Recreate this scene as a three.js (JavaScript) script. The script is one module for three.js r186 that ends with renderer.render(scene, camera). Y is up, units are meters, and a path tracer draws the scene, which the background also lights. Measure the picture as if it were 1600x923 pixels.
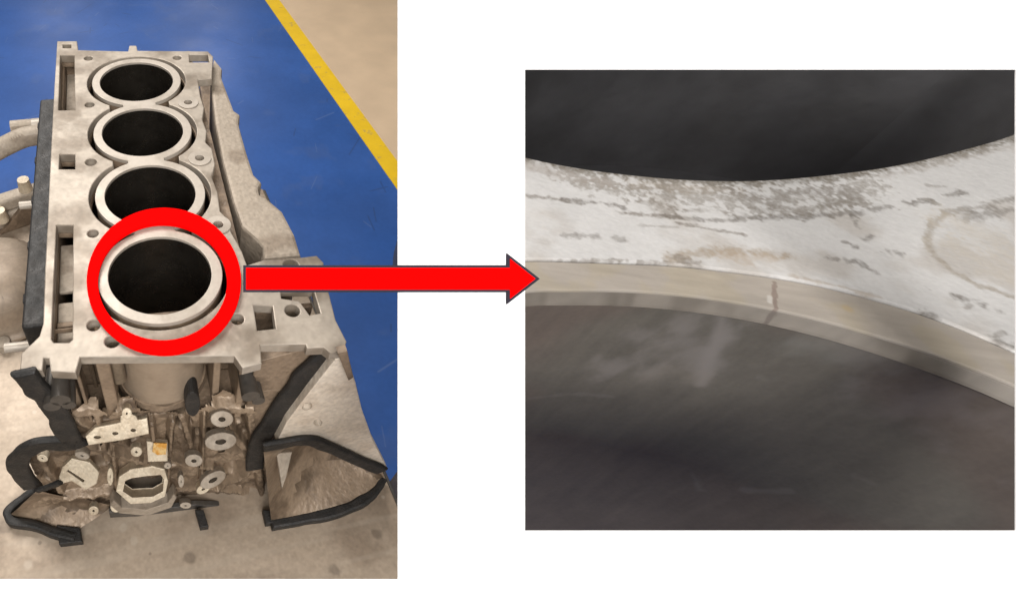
import * as THREE from 'three';
import { RectAreaLightUniformsLib } from 'three/addons/lights/RectAreaLightUniformsLib.js';
import { RoundedBoxGeometry } from 'three/addons/geometries/RoundedBoxGeometry.js';
import { mergeGeometries } from 'three/addons/utils/BufferGeometryUtils.js';

// ---------------------------------------------------------------- camera, light, exposure
const F = 868.24, PX = 300, PY = 461.5, W = 1600, H = 923;      // focal length and principal point in photo pixels (shifted lens)
const PITCH = THREE.MathUtils.degToRad(50.655), YAW = 0.12695;   // camera looks down; the engine is turned a little
const BENCH = 0.8, DECK = 0.30;                                   // bench height, engine deck above the bench
const CAM = new THREE.Vector3(0.02423, BENCH + DECK + 0.3135, 0.27843);

const scene = new THREE.Scene();
scene.background = new THREE.Color(0x000000);
const camera = new THREE.PerspectiveCamera(2 * Math.atan(H / 2 / F) * 180 / Math.PI, W / H, 0.02, 60);
camera.position.copy(CAM);
camera.rotation.x = -PITCH;
camera.setViewOffset(W, H, W / 2 - PX, 0, W, H);
camera.updateProjectionMatrix();
camera.updateMatrixWorld();
scene.add(camera);

const renderer = new THREE.WebGLRenderer({ antialias: true });
renderer.setSize(1024, 590);
renderer.toneMapping = THREE.LinearToneMapping;
renderer.toneMappingExposure = 1.0;
renderer.shadowMap.enabled = true;
RectAreaLightUniformsLib.init();

// lamps outside the frame: [x, y, z, width, length, aimX, aimY, aimZ, strength, colour]
const LAMPS = [
  ['ceiling_lamp', 'wide square workshop lamp panel hanging above and before the display panel', [0.20, 2.65, 1.60], [1.7, 1.6], [0.25, 1.0, -0.1], 9.5, 0xfffcf8],
  ['added_floor_lamp', 'wide added lamp panel brightening the blue floor on the side of the coolant pipe', [-1.1, 3.3, -2.0], [2.0, 1.6], [0.7, 0.0, -2.1], 13.5, 0xfffaf4],  // added fill lamp for the floor, no known source
  ['tall_lamp_panel', 'upright lamp panel standing far behind the bench on the blue floor', [-1.45, 2.4, -6.2], [0.4, 1.8], [-0.4, 0.4, -1.6], 4.0, 0xfffaf4],
  ['tall_lamp_panel', 'upright lamp panel standing far behind the bench beside the yellow line', [0.15, 2.4, -6.4], [0.4, 1.8], [0.2, 0.4, -1.6], 4.0, 0xfffaf4],
];

// ---------------------------------------------------------------- helpers
function rng(seed) { let a = seed >>> 0; return () => { a = (a + 0x6D2B79F5) | 0; let t = Math.imul(a ^ (a >>> 15), 1 | a); t = (t + Math.imul(t ^ (t >>> 7), 61 | t)) ^ t; return ((t ^ (t >>> 14)) >>> 0) / 4294967296; }; }
const hash = (x, y, s) => { let h = Math.imul(x | 0, 374761393) ^ Math.imul(y | 0, 668265263) ^ Math.imul(s | 0, 974634211); h = Math.imul(h ^ (h >>> 13), 1274126177); return ((h ^ (h >>> 16)) >>> 0) / 4294967296; };
function vnoise(x, y, s, per = 0) {
  const xi = Math.floor(x), yi = Math.floor(y), fx = x - xi, fy = y - yi, u = fx * fx * (3 - 2 * fx), v = fy * fy * (3 - 2 * fy);
  const w = per ? (q => ((q % per) + per) % per) : (q => q);
  const a = hash(w(xi), w(yi), s), b = hash(w(xi + 1), w(yi), s), c = hash(w(xi), w(yi + 1), s), d = hash(w(xi + 1), w(yi + 1), s);
  return a + (b - a) * u + (c - a) * v + (a - b - c + d) * u * v;
}
function fbm(x, y, s, oct = 4, per = 0) { let r = 0, a = 0.5, n = 0; for (let i = 0; i < oct; i++) { r += a * vnoise(x, y, s + i * 17, per); n += a; x *= 2; y *= 2; per *= 2; a *= 0.5; } return r / n; }
const clamp = (v, a = 0, b = 1) => Math.min(b, Math.max(a, v));
const smooth = (a, b, v) => { const t = clamp((v - a) / (b - a)); return t * t * (3 - 2 * t); };
const toS = v => Math.round(255 * clamp(v <= 0.0031308 ? 12.92 * v : 1.055 * Math.pow(v, 1 / 2.4) - 0.055));
function tex(w, h, fn, srgb = true) {            // fn(u, v) -> linear rgb
  const d = new Uint8Array(w * h * 4);
  for (let j = 0; j < h; j++) for (let i = 0; i < w; i++) {
    const c = fn((i + 0.5) / w, (j + 0.5) / h), k = (j * w + i) * 4;
    if (srgb) { d[k] = toS(c[0]); d[k + 1] = toS(c[1]); d[k + 2] = toS(c[2]); } else { d[k] = d[k + 1] = d[k + 2] = Math.round(255 * clamp(c)); }
    d[k + 3] = 255;
  }
  const t = new THREE.DataTexture(d, w, h); t.wrapS = t.wrapT = THREE.RepeatWrapping; t.magFilter = THREE.LinearFilter; t.minFilter = THREE.LinearMipmapLinearFilter; t.generateMipmaps = true;
  if (srgb) t.colorSpace = THREE.SRGBColorSpace; t.needsUpdate = true; return t;
}
const mix = (a, b, t) => [a[0] + (b[0] - a[0]) * t, a[1] + (b[1] - a[1]) * t, a[2] + (b[2] - a[2]) * t];
// a cast or machined metal: base colour, stain colour, amounts; one tile = size metres
function metalMat(base, stain, { size = 0.16, amount = 0.5, seed = 1, rough = 0.6, metal = 0.1, bump = 0.0004, fine = 0.18, n = 384 } = {}) {
  const map = tex(n, n, (u, v) => {
    const p = smooth(0.46, 0.72, fbm(u * 5, v * 5, seed, 5, 5)) * amount, q = 1 + (fbm(u * 48, v * 48, seed + 5, 2, 48) - 0.5) * fine * 2;
    const c = mix(base, stain, p); return [c[0] * q, c[1] * q, c[2] * q];
  });
  const b = tex(256, 256, (u, v) => fbm(u * 40, v * 40, seed + 9, 3, 40), false);
  const r = tex(256, 256, (u, v) => rough * (0.75 + 0.5 * fbm(u * 9, v * 9, seed + 3, 4, 9)), false);
  for (const t of [map, b, r]) t.repeat.set(1 / size, 1 / size);
  return new THREE.MeshStandardMaterial({ map, bumpMap: b, bumpScale: bump, roughnessMap: r, roughness: 1, metalness: metal });
}
function boxUV(g) {                               // uv in metres from the facing direction
  const q = g.index ? g.toNonIndexed() : g; if (!q.attributes.normal) q.computeVertexNormals();
  const p = q.attributes.position, n = q.attributes.normal, uv = new Float32Array(p.count * 2);
  for (let i = 0; i < p.count; i += 3) {
    let nx = 0, ny = 0, nz = 0; for (let k = 0; k < 3; k++) { nx += Math.abs(n.getX(i + k)); ny += Math.abs(n.getY(i + k)); nz += Math.abs(n.getZ(i + k)); }
    for (let k = 0; k < 3; k++) { const x = p.getX(i + k), y = p.getY(i + k), z = p.getZ(i + k);
      const a = ny >= nx && ny >= nz ? [x, z] : nx >= nz ? [z, y] : [x, y]; uv[(i + k) * 2] = a[0] + 5; uv[(i + k) * 2 + 1] = a[1] + 5; }
  }
  q.setAttribute('uv', new THREE.BufferAttribute(uv, 2)); return q;
}
const taken = {};
function numbered(n) { if (!(n in taken)) { taken[n] = 0; return n; } taken[n]++; return n + '_' + String(taken[n]).padStart(3, '0'); }
function mesh(name, geo, mat, parent, own = false) {
  const m = new THREE.Mesh(own ? geo : boxUV(geo), mat); m.name = parent ? name : numbered(name); m.castShadow = m.receiveShadow = true; (parent || scene).add(m); return m;
}
function thing(name, label, category, group) { const o = new THREE.Group(); o.name = numbered(name); o.userData = { label, category }; if (group) o.userData.group = group; scene.add(o); return o; }
function tag(o, label, category) { o.userData = { label, category }; return o; }
function structure(o) { o.userData.kind = 'structure'; return o; }

// photo pixel -> direction; the distance comes from the plane the thing lies on
const cp = Math.cos(PITCH), sp = Math.sin(PITCH), cy = Math.cos(YAW), sy = Math.sin(YAW);
function ray(px, py) { const a = (px - PX) / F, b = -(py - PY) / F; return [a, b * cp - sp, -b * sp - cp]; }
function onLevel(px, py, y) { const d = ray(px, py), t = (y - CAM.y) / d[1]; return [CAM.x + t * d[0], CAM.z + t * d[2]]; }   // world [x, z] on a level
const local = (x, z) => [cy * x - sy * z, sy * x + cy * z];                                                                   // world -> engine axes
function D(px, py, h = 0) { const p = onLevel(px, py, BENCH + DECK + h); return local(p[0], p[1]); }                          // engine [X, Z] on its deck (or h above it)
function FP(px, py, z) { const d = ray(px, py), o = local(CAM.x, CAM.z), e = local(d[0], d[2]), t = (z - o[1]) / e[1]; return [o[0] + t * e[0], CAM.y - BENCH + t * d[1]]; }  // engine [X, Y] on its front plane
const shp = (pts, Cls = THREE.Shape) => { const s = new Cls(); pts.forEach((p, i) => i ? s.lineTo(p[0], p[1]) : s.moveTo(p[0], p[1])); s.closePath(); return s; };
const oval = (x, y, rx, ry, n = 28, rot = 0) => Array.from({ length: n }, (_, i) => { const a = i / n * 2 * Math.PI, c = rx * Math.cos(a), s = ry * Math.sin(a); return [x + c * Math.cos(rot) - s * Math.sin(rot), y + c * Math.sin(rot) + s * Math.cos(rot)]; });
const roundRect = (x0, y0, x1, y1, r, n = 4) => { const o = []; for (const [cx, cyy, a0] of [[x1 - r, y1 - r, 0], [x0 + r, y1 - r, 1], [x0 + r, y0 + r, 2], [x1 - r, y0 + r, 3]]) for (let i = 0; i <= n; i++) { const a = (a0 + i / n) * Math.PI / 2; o.push([cx + r * Math.cos(a), cyy + r * Math.sin(a)]); } return o; };
function flat(outer, holes, top, depth, bevel = 0.0008) {            // a plate seen from above: [x, z] outline, from top downwards
  const s = shp(outer); for (const h of holes) s.holes.push(shp(h, THREE.Path));
  const g = new THREE.ExtrudeGeometry(s, { depth: depth - 2 * bevel, bevelEnabled: bevel > 0, bevelThickness: bevel, bevelSize: bevel, bevelOffset: -bevel, bevelSegments: 2, curveSegments: 8 });
  g.rotateX(Math.PI / 2); g.translate(0, top - bevel, 0); return g;
}
function upright(outer, holes, z0, z1, bevel = 0.0008) {             // a plate facing the front: [x, y] outline, from z0 to z1
  const s = shp(outer); for (const h of holes) s.holes.push(shp(h, THREE.Path));
  const g = new THREE.ExtrudeGeometry(s, { depth: z1 - z0 - 2 * bevel, bevelEnabled: bevel > 0, bevelThickness: bevel, bevelSize: bevel, bevelOffset: -bevel, bevelSegments: 3, curveSegments: 8 });
  g.translate(0, 0, z0 + bevel); return g;
}
const box = (x0, x1, y0, y1, z0, z1, r = 0.0015) => new RoundedBoxGeometry(x1 - x0, y1 - y0, z1 - z0, 2, r).translate((x0 + x1) / 2, (y0 + y1) / 2, (z0 + z1) / 2);
const spline = (pts, n) => new THREE.CatmullRomCurve3(pts.map(p => new THREE.Vector3(p[0], p[1], p[2] || 0)), false, 'centripetal').getPoints(n);

// ---------------------------------------------------------------- lamps
for (const [name, label, pos, size, aim, strength, colour] of LAMPS) {
  const g = thing(name, label, 'lamp');
  g.position.set(...pos); g.lookAt(...aim);                          // +z of a group looks at its aim
  mesh('housing', new RoundedBoxGeometry(size[0] + 0.06, size[1] + 0.06, 0.05, 2, 0.008).translate(0, 0, -0.03), new THREE.MeshStandardMaterial({ color: 0xd0d0d0, roughness: 0.5 }), g);
  mesh('diffuser', new THREE.BoxGeometry(size[0], size[1], 0.004), new THREE.MeshStandardMaterial({ color: 0xffffff, emissive: colour, emissiveIntensity: 0.6, roughness: 0.6 }), g);
  mesh('hanger', new THREE.CylinderGeometry(0.006, 0.006, 1.2, 8).rotateX(Math.PI / 2).translate(0, 0, -0.64), new THREE.MeshStandardMaterial({ color: 0x555555, roughness: 0.5, metalness: 0.6 }), g);
  const l = new THREE.RectAreaLight(colour, strength, size[0], size[1]); l.name = 'lamp_light'; l.position.z = 0.01; l.rotation.y = Math.PI; g.add(l);
}

// ---------------------------------------------------------------- workshop floor: blue zone, yellow line, tan zone
{
  const A = onLevel(414, 0, 0), B = onLevel(618, 292, 0), A2 = onLevel(436, 0, 0), B2 = onLevel(622, 254, 0);
  const ext = (a, b, t) => [a[0] + (b[0] - a[0]) * t, a[1] + (b[1] - a[1]) * t];
  const l0 = ext(A, B, -2.5), l1 = ext(A, B, 3.2), r0 = ext(A2, B2, -2.5), r1 = ext(A2, B2, 3.2);
  const R0 = rng(404), scuffs = Array.from({ length: 46 }, () => { const x = R0(), y = R0(), a = R0() * 6.28, l = 0.02 + 0.09 * R0() * R0(); return [x, y, Math.cos(a) * l, Math.sin(a) * l, 0.0012 + 0.002 * R0(), R0()]; });
  const scuff = (u, v) => { let q = null, best = 0; for (const [x, y, dx, dy, w, t] of scuffs) { if (Math.abs(u - x) > 0.12 || Math.abs(v - y) > 0.12) continue; const k = clamp(((u - x) * dx + (v - y) * dy) / (dx * dx + dy * dy)), a = 1 - smooth(w * 0.4, w * 1.2, Math.hypot(u - x - k * dx, v - y - k * dy)); if (a > best) { best = a; q = t; } } return [best, q]; };
  const blueTex = tex(768, 768, (u, v) => { const [sa, st] = scuff(u, v); const p = fbm(u * 6, v * 6, 21, 5, 6), s = smooth(0.62, 0.78, fbm(u * 14, v * 14, 77, 4, 14)); const k = 0.8 + 0.42 * p; const g = 0.94 + 0.12 * fbm(u * 130, v * 130, 23, 2, 130), c = mix([0.034 * k * g, 0.10 * k * g, 0.33 * k * g], [0.10, 0.14, 0.27], s * 0.16); return sa > 0 ? mix(c, st > 0.5 ? [0.13, 0.19, 0.36] : [0.03, 0.05, 0.11], sa * 0.4) : c; });
  blueTex.repeat.set(1 / 1.3, 1 / 1.3);
  const rBlue = tex(256, 256, (u, v) => 0.30 + 0.22 * fbm(u * 7, v * 7, 31, 4, 7), false); rBlue.repeat.set(1 / 1.3, 1 / 1.3);
  const tanTex = tex(384, 384, (u, v) => { const k = 0.88 + 0.24 * fbm(u * 8, v * 8, 41, 5, 8); return [0.62 * k, 0.47 * k, 0.32 * k]; }); tanTex.repeat.set(1 / 0.9, 1 / 0.9);
  const yelTex = tex(256, 256, (u, v) => { const k = 0.9 + 0.2 * fbm(u * 10, v * 10, 51, 4, 10), w = smooth(0.66, 0.8, fbm(u * 22, v * 22, 52, 3, 22)); return mix([0.80 * k, 0.52 * k, 0.02], [0.4, 0.3, 0.12], w * 0.5); }); yelTex.repeat.set(2, 2);
  const blue = new THREE.MeshStandardMaterial({ map: blueTex, roughnessMap: rBlue, roughness: 1 }), tan = new THREE.MeshStandardMaterial({ map: tanTex, roughness: 0.6 }), yel = new THREE.MeshStandardMaterial({ map: yelTex, roughness: 0.5 });
  const far = [6, -9];
  structure(mesh('blue_floor', flat([[-6, -9], l0, l1, [6, 5], [-6, 5]].map(p => p), [], 0, 0.05, 0), blue)).userData.label = 'glossy blue painted workshop floor';
  structure(mesh('tan_floor', flat([r0, [9, r0[1]], [9, r1[1]], r1], [], 0, 0.05, 0), tan)).userData.label = 'plain tan workshop floor beyond the yellow line';
  structure(mesh('floor_line', flat([l0, r0, r1, l1], [], 0.003, 0.05, 0), yel)).userData.label = 'yellow painted line between the blue and the tan floor';
}

// ---------------------------------------------------------------- bench
const mBench = metalMat([0.36, 0.285, 0.215], [0.21, 0.158, 0.112], { size: 0.5, amount: 0.7, seed: 61, rough: 0.5, metal: 0.2, bump: 0.0006, fine: 0.25, n: 64 });
{
  const R1 = rng(77), spots = Array.from({ length: 60 }, () => [R1(), R1(), 0.004 + 0.02 * R1() * R1(), R1()]);
  mBench.map = tex(768, 768, (u, v) => { const p = smooth(0.42, 0.68, fbm(u * 9, v * 9, 61, 6, 9)), st = smooth(0.5, 0.8, fbm(u * 4, v * 60, 63, 4, 4)), g = 0.86 + 0.28 * fbm(u * 160, v * 160, 64, 2, 160); let c = mix([0.37 * g, 0.295 * g, 0.222 * g], [0.235 * g, 0.178 * g, 0.128 * g], p * 0.75); c = mix(c, [0.46, 0.39, 0.31], st * 0.25); for (const [x, y, r, t] of spots) { const d = Math.hypot(u - x, v - y); if (d < r * 1.6) c = mix(c, t > 0.35 ? [0.10, 0.075, 0.055] : [0.48, 0.41, 0.33], 0.5 * (1 - smooth(0.5, 1.1, d / r + (fbm(u * 60, v * 60, 65, 3) - 0.5) * 0.9))); } return c; });
  mBench.map.repeat.set(2, 2);
}
const mDarkSteel = metalMat([0.06, 0.055, 0.05], [0.1, 0.08, 0.06], { seed: 62, amount: 0.4, rough: 0.5, metal: 0.3 });
{
  const b = thing('work_bench', 'stained tan metal workbench carrying the engine block', 'bench');
  b.position.set(0.1445, 0, -0.459); b.rotation.y = Math.atan2(0.096, 0.489);
  mesh('bench_top', box(-0.95, 0, BENCH - 0.035, BENCH, 0, 0.95, 0.002), mBench, b);
  mesh('edge_trim', box(0.0006, 0.004, BENCH - 0.05, BENCH - 0.002, 0.001, 0.949, 0.0008), mDarkSteel, b);
  for (const [x, z] of [[-0.90, 0.05], [-0.05, 0.05], [-0.90, 0.9], [-0.05, 0.9]]) mesh('leg', box(x - 0.025, x + 0.025, 0, BENCH - 0.0355, z - 0.025, z + 0.025, 0.003), mDarkSteel, b);
  mesh('stretcher', box(-0.874, -0.076, 0.2, 0.24, 0.035, 0.065), mDarkSteel, b); mesh('stretcher', box(-0.874, -0.076, 0.2, 0.24, 0.885, 0.915), mDarkSteel, b);
}

// ---------------------------------------------------------------- engine block
const mDeck = metalMat([0.375, 0.325, 0.268], [0.205, 0.165, 0.125], { size: 0.17, amount: 0.9, seed: 3, rough: 0.5, metal: 0.3, bump: 0.0002, fine: 0.14, n: 512 });
const mRim = metalMat([0.43, 0.38, 0.322], [0.27, 0.228, 0.18], { size: 0.1, amount: 0.5, seed: 13, rough: 0.48, metal: 0.25, bump: 0.0001, fine: 0.06 });
const mCast = metalMat([0.34, 0.285, 0.225], [0.20, 0.155, 0.113], { size: 0.12, amount: 0.7, seed: 5, rough: 0.65, metal: 0.12, bump: 0.0006 });
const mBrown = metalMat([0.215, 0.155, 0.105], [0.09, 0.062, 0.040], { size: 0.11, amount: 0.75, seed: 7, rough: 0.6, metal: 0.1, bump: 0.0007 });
const mCastOil = metalMat([0.26, 0.19, 0.13], [0.17, 0.12, 0.08], { size: 0.1, amount: 0.6, seed: 8, rough: 0.5, metal: 0.15, bump: 0.0003 });
const mFlange = metalMat([0.74, 0.65, 0.54], [0.55, 0.45, 0.35], { size: 0.13, amount: 0.6, seed: 25, rough: 0.5, metal: 0.1, bump: 0.0004 });
const mShell = metalMat([0.31, 0.24, 0.175], [0.21, 0.155, 0.11], { size: 0.12, amount: 0.6, seed: 29, rough: 0.4, metal: 0.25, bump: 0.0001, fine: 0.06 });
const mFront = metalMat([0.255, 0.187, 0.128], [0.095, 0.065, 0.042], { size: 0.14, amount: 0.85, seed: 27, rough: 0.45, metal: 0.2, bump: 0.0006, n: 512 }); mFront.side = THREE.DoubleSide;
const mBore = metalMat([0.20, 0.175, 0.145], [0.13, 0.11, 0.09], { size: 0.05, seed: 10, amount: 0.6, rough: 0.25, metal: 0.95, bump: 0.00008, fine: 0.12 });
const mRubber = metalMat([0.012, 0.011, 0.010], [0.024, 0.020, 0.017], { size: 0.05, seed: 12, amount: 0.6, rough: 0.62, metal: 0, bump: 0.0004 });
const mPale = metalMat([0.56, 0.475, 0.355], [0.36, 0.28, 0.19], { size: 0.07, amount: 0.6, seed: 15, rough: 0.5, metal: 0.15, bump: 0.0004 });
const mRust = metalMat([0.55, 0.26, 0.04], [0.66, 0.48, 0.22], { size: 0.02, amount: 0.8, seed: 16, rough: 0.7, metal: 0 });
const mHole = metalMat([0.19, 0.145, 0.10], [0.12, 0.09, 0.06], { size: 0.05, seed: 33, rough: 0.6, metal: 0.2 }); mHole.side = THREE.DoubleSide; mBore.side = THREE.DoubleSide;
const BORE = 0.039, PITCHZ = 0.09227;
{
  const e = thing('engine_block', 'bare aluminium four cylinder engine block standing on the workbench', 'engine block');
  e.position.set(0, BENCH, 0); e.rotation.y = YAW;
  const T = DECK;
  // water jacket outline: union of four circles with waists
  const jacket = [];
  const chain = (R2, waist) => { const side = s => { const o = []; for (let k = 0; k < 4; k++) { const c = -k * PITCHZ; for (let i = 0; i <= 36; i++) { const a = -Math.PI / 2 + i / 36 * Math.PI, z = c - R2 * Math.sin(a) * 1, x = R2 * Math.cos(a); if ((k > 0 && z > c + PITCHZ / 2 - 0.001) || (k < 3 && z < c - PITCHZ / 2 + 0.001)) continue; o.push([s * ((k === 0 && z > c) || (k === 3 && z < c) ? Math.max(x, 0.0004) : Math.max(x, waist)), z]); } } return o; }; return [...side(1), ...side(-1).reverse()]; };
  jacket.push(...chain(0.0524, 0.0285));
  // deck plate
  const outline = [[89, 64], [120, 64], [122, 78], [200, 80], [202, 71], [213, 71], [215, 79], [325, 80], [333, 88], [331, 122], [309, 124], [313, 150], [319, 168], [316, 186], [323, 205], [321, 222], [331, 232], [336, 256], [331, 276], [340, 300], [344, 330], [356, 342], [361, 362], [378, 392], [386, 414],
    [412, 406], [470, 402], [495, 399], [506, 410], [506, 428], [515, 460], [525, 500], [542, 533], [537, 548], [516, 551], [506, 543], [480, 544], [478, 538], [407, 539], [409, 567], [379, 575], [366, 556], [125, 558], [118, 582], [79, 580], [76, 560], [68, 559], [66, 578], [30, 580], [33, 552], [61, 525], [67, 505], [70, 420], [74, 350], [79, 240], [85, 130]].map(p => D(...p));
  const hole = (px, py, r) => { const p = D(px, py); return oval(p[0], p[1], r, r, 18); };
  const quad = (...pts) => pts.map(p => D(...p));
  const slotA = quad([94, 86], [116, 86], [117, 172], [91, 172]), slotB = quad([88, 352], [114, 352], [113, 530], [108, 535], [84, 535], [80, 530]), sq = quad([93, 241], [117, 241], [117, 264], [92, 264]);
  const holes = [jacket, slotA, slotB, sq, quad([98, 69], [111, 69], [111, 75], [98, 75]), quad([295, 85], [325, 85], [327, 97], [296, 97]), quad([396, 476], [426, 478], [431, 513], [402, 516]),
    quad([438, 452], [490, 452], [501, 489], [484, 492], [468, 470], [440, 466]), hole(457, 485, 0.0055), hole(371, 498, 0.0048), hole(138, 91, 0.0048), hole(277, 90, 0.0048), hole(140, 163.5, 0.0048), hole(142, 253, 0.0052), hole(145, 364.5, 0.0045), hole(146, 508, 0.0048), hole(175, 533, 0.0052), hole(455, 414, 0.006), hole(294, 161, 0.0044), hole(312, 248, 0.0044), hole(341, 352, 0.0044)];
  mesh('deck_plate', flat(outline, holes, T, 0.009), mDeck, e);
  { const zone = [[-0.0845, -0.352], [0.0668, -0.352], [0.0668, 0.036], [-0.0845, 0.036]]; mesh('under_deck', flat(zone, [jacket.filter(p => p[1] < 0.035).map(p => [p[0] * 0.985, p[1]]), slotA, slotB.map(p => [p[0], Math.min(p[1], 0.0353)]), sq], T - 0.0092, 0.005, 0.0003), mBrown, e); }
  const tube = (p, r, top, len, parent) => mesh('bolt_bore', new THREE.LatheGeometry([[r + 0.0002, 0], [r + 0.0002, -len], [0.0001, -len]].map(q => new THREE.Vector2(...q)), 18).translate(p[0], top, p[1]), mHole, parent);
  // raised bolt bosses on the right of the jacket
  for (const [px, py, r] of [[294, 161, 0.0105], [312, 248, 0.0105], [341, 352, 0.0105]]) { const p = D(px, py); const s = oval(p[0], p[1], r, r, 28), h = oval(p[0], p[1], 0.0042, 0.0042, 18); const b = mesh('bolt_boss', flat(s, [h], T + 0.0012, 0.0011, 0.0003), mRim, e); tube(p, 0.0042, T - 0.003, 0.04, b); }
  for (const [px, py, r] of [[457, 485, 0.0055], [371, 498, 0.0048], [138, 91, 0.0048], [277, 90, 0.0048], [140, 163.5, 0.0048], [142, 253, 0.0052], [145, 364.5, 0.0045], [146, 508, 0.0048], [175, 533, 0.0052], [455, 414, 0.006]]) { tube(D(px, py), r, T - 0.004, 0.045, e); }
  // cylinders: rim flats meeting in the middle of each bridge, dark honed walls inside
  const bank = mesh('cylinder_bank', flat(chain(0.0472, 0.0165), [0, 1, 2, 3].map(k => oval(0, -k * PITCHZ, BORE, BORE, 72)), T + 0.0002, 0.004, 0.0004), mRim, e);
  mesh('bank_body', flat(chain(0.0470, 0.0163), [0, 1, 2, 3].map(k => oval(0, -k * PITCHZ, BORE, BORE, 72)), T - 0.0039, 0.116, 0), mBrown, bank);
  for (let k = 0; k < 4; k++) mesh('bore_wall', new THREE.CylinderGeometry(BORE - 0.0003, BORE - 0.0003, 0.155, 72, 1, true).translate(0, T - 0.0795, -k * PITCHZ), mBore, bank);
  { const p = D(243, 464, -0.09); mesh('bore_highlight_bar', box(p[0] - 0.005, p[0] + 0.005, T - 0.172, T - 0.078, p[1] - 0.004, p[1] + 0.004, 0.0035), mCastOil, e); }  // added tan bar in place of the warm highlight inside the front bore
  // outer walls under the deck and the dark bottom of the cavities
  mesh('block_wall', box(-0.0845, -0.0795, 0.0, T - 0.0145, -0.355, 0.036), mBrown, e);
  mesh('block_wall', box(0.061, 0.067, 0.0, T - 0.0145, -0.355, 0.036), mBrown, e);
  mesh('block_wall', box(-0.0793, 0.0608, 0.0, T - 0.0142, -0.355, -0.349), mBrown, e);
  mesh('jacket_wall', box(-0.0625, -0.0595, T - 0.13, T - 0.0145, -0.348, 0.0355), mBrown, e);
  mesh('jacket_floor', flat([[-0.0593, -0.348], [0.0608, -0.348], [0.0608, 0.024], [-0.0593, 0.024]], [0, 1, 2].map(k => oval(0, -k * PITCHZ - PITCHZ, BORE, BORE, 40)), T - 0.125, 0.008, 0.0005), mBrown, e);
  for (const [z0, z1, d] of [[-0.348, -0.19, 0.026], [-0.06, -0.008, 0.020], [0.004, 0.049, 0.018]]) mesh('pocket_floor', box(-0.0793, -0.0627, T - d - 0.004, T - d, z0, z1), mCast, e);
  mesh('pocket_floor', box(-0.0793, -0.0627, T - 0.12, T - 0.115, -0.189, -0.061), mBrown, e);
  // right hand skirt below the deck with its valley
  const skirt = [[334, 91], [347, 106], [346, 119], [360, 156], [366, 172], [375, 178], [373, 192], [385, 235], [397, 272], [409, 284], [404, 292], [406, 303], [416, 308], [442, 330], [461, 366], [471, 399], [413, 404], [411, 384], [401, 372], [378, 352], [364, 312], [348, 250], [336, 190], [329, 126]].map(p => D(p[0], p[1], -0.012));
  mesh('side_skirt', flat(skirt, [], T - 0.012, 0.09, 0.003), mCast, e);
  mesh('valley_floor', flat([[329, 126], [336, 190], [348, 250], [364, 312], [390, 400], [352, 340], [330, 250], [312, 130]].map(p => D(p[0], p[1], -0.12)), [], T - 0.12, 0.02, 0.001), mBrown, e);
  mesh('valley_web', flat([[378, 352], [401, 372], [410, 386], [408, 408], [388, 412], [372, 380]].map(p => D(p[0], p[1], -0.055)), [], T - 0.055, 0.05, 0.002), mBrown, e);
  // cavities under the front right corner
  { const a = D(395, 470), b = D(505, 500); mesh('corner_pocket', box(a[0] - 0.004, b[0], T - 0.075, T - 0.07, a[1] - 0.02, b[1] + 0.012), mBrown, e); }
  // left side: dark cover, its ribs, studs
  const cover = mesh('side_cover', box(-0.106, -0.0865, 0.02, T - 0.018, -0.285, 0.024, 0.003), mRubber, e);
  for (let i = 0; i < 5; i++) mesh('rib', box(-0.110, -0.1055, 0.03, T - 0.03, -0.26 + i * 0.06, -0.25 + i * 0.06), mRubber, cover);
  for (const z of [-0.15, 0.018]) mesh('stud', new THREE.CylinderGeometry(0.004, 0.004, 0.02, 12).rotateZ(Math.PI / 2).translate(-0.116, T - 0.05, z), mRim, cover);

  // front: overhanging deck, rounded jacket end, recessed wall, lower face
  mesh('front_wall', box(-0.0793, 0.0608, 0.17, T - 0.0145, 0.0252, 0.03), mBrown, e);
  mesh('front_wall', box(0.0672, 0.112, 0.06, T - 0.0145, 0.0302, 0.035), mBrown, e);
  mesh('jacket_end', new THREE.CylinderGeometry(0.0345, 0.0345, 0.067, 48, 1, true, -Math.PI / 2, Math.PI).translate(-0.005, T - 0.0095 - 0.0335, 0.034), mShell, e);
  mesh('jacket_lip', new THREE.CylinderGeometry(0.036, 0.0375, 0.005, 48, 1, false, -Math.PI / 2, Math.PI).translate(-0.005, T - 0.080, 0.034), mBrown, e);
  for (const [x, w, z, m] of [[-0.0725, 0.005, 0.062, mCastOil], [-0.0655, 0.003, 0.066, mBrown], [-0.0465, 0.010, 0.066, mCastOil], [0.036, 0.006, 0.06, mCastOil], [0.0545, 0.006, 0.068, mCastOil]]) mesh('front_rib', box(x - w / 2, x + w / 2, 0.185, T - 0.0095, x < -0.06 ? 0.0505 : 0.0302, z, 0.0015), m, e);
  mesh('front_ledge', box(-0.079, 0.0605, 0.196, 0.204, 0.0302, 0.066, 0.002), mBrown, e);
  const Zf = 0.072;
  const face = [[112, 645], [150, 641], [172, 650], [196, 634], [222, 646], [262, 644], [300, 650], [352, 628], [380, 640], [395, 636], [420, 690], [418, 806], [330, 792], [300, 790], [180, 798], [100, 812], [40, 808], [62, 775], [42, 735], [62, 705], [110, 700]].map(p => FP(p[0], p[1], Zf));
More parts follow.
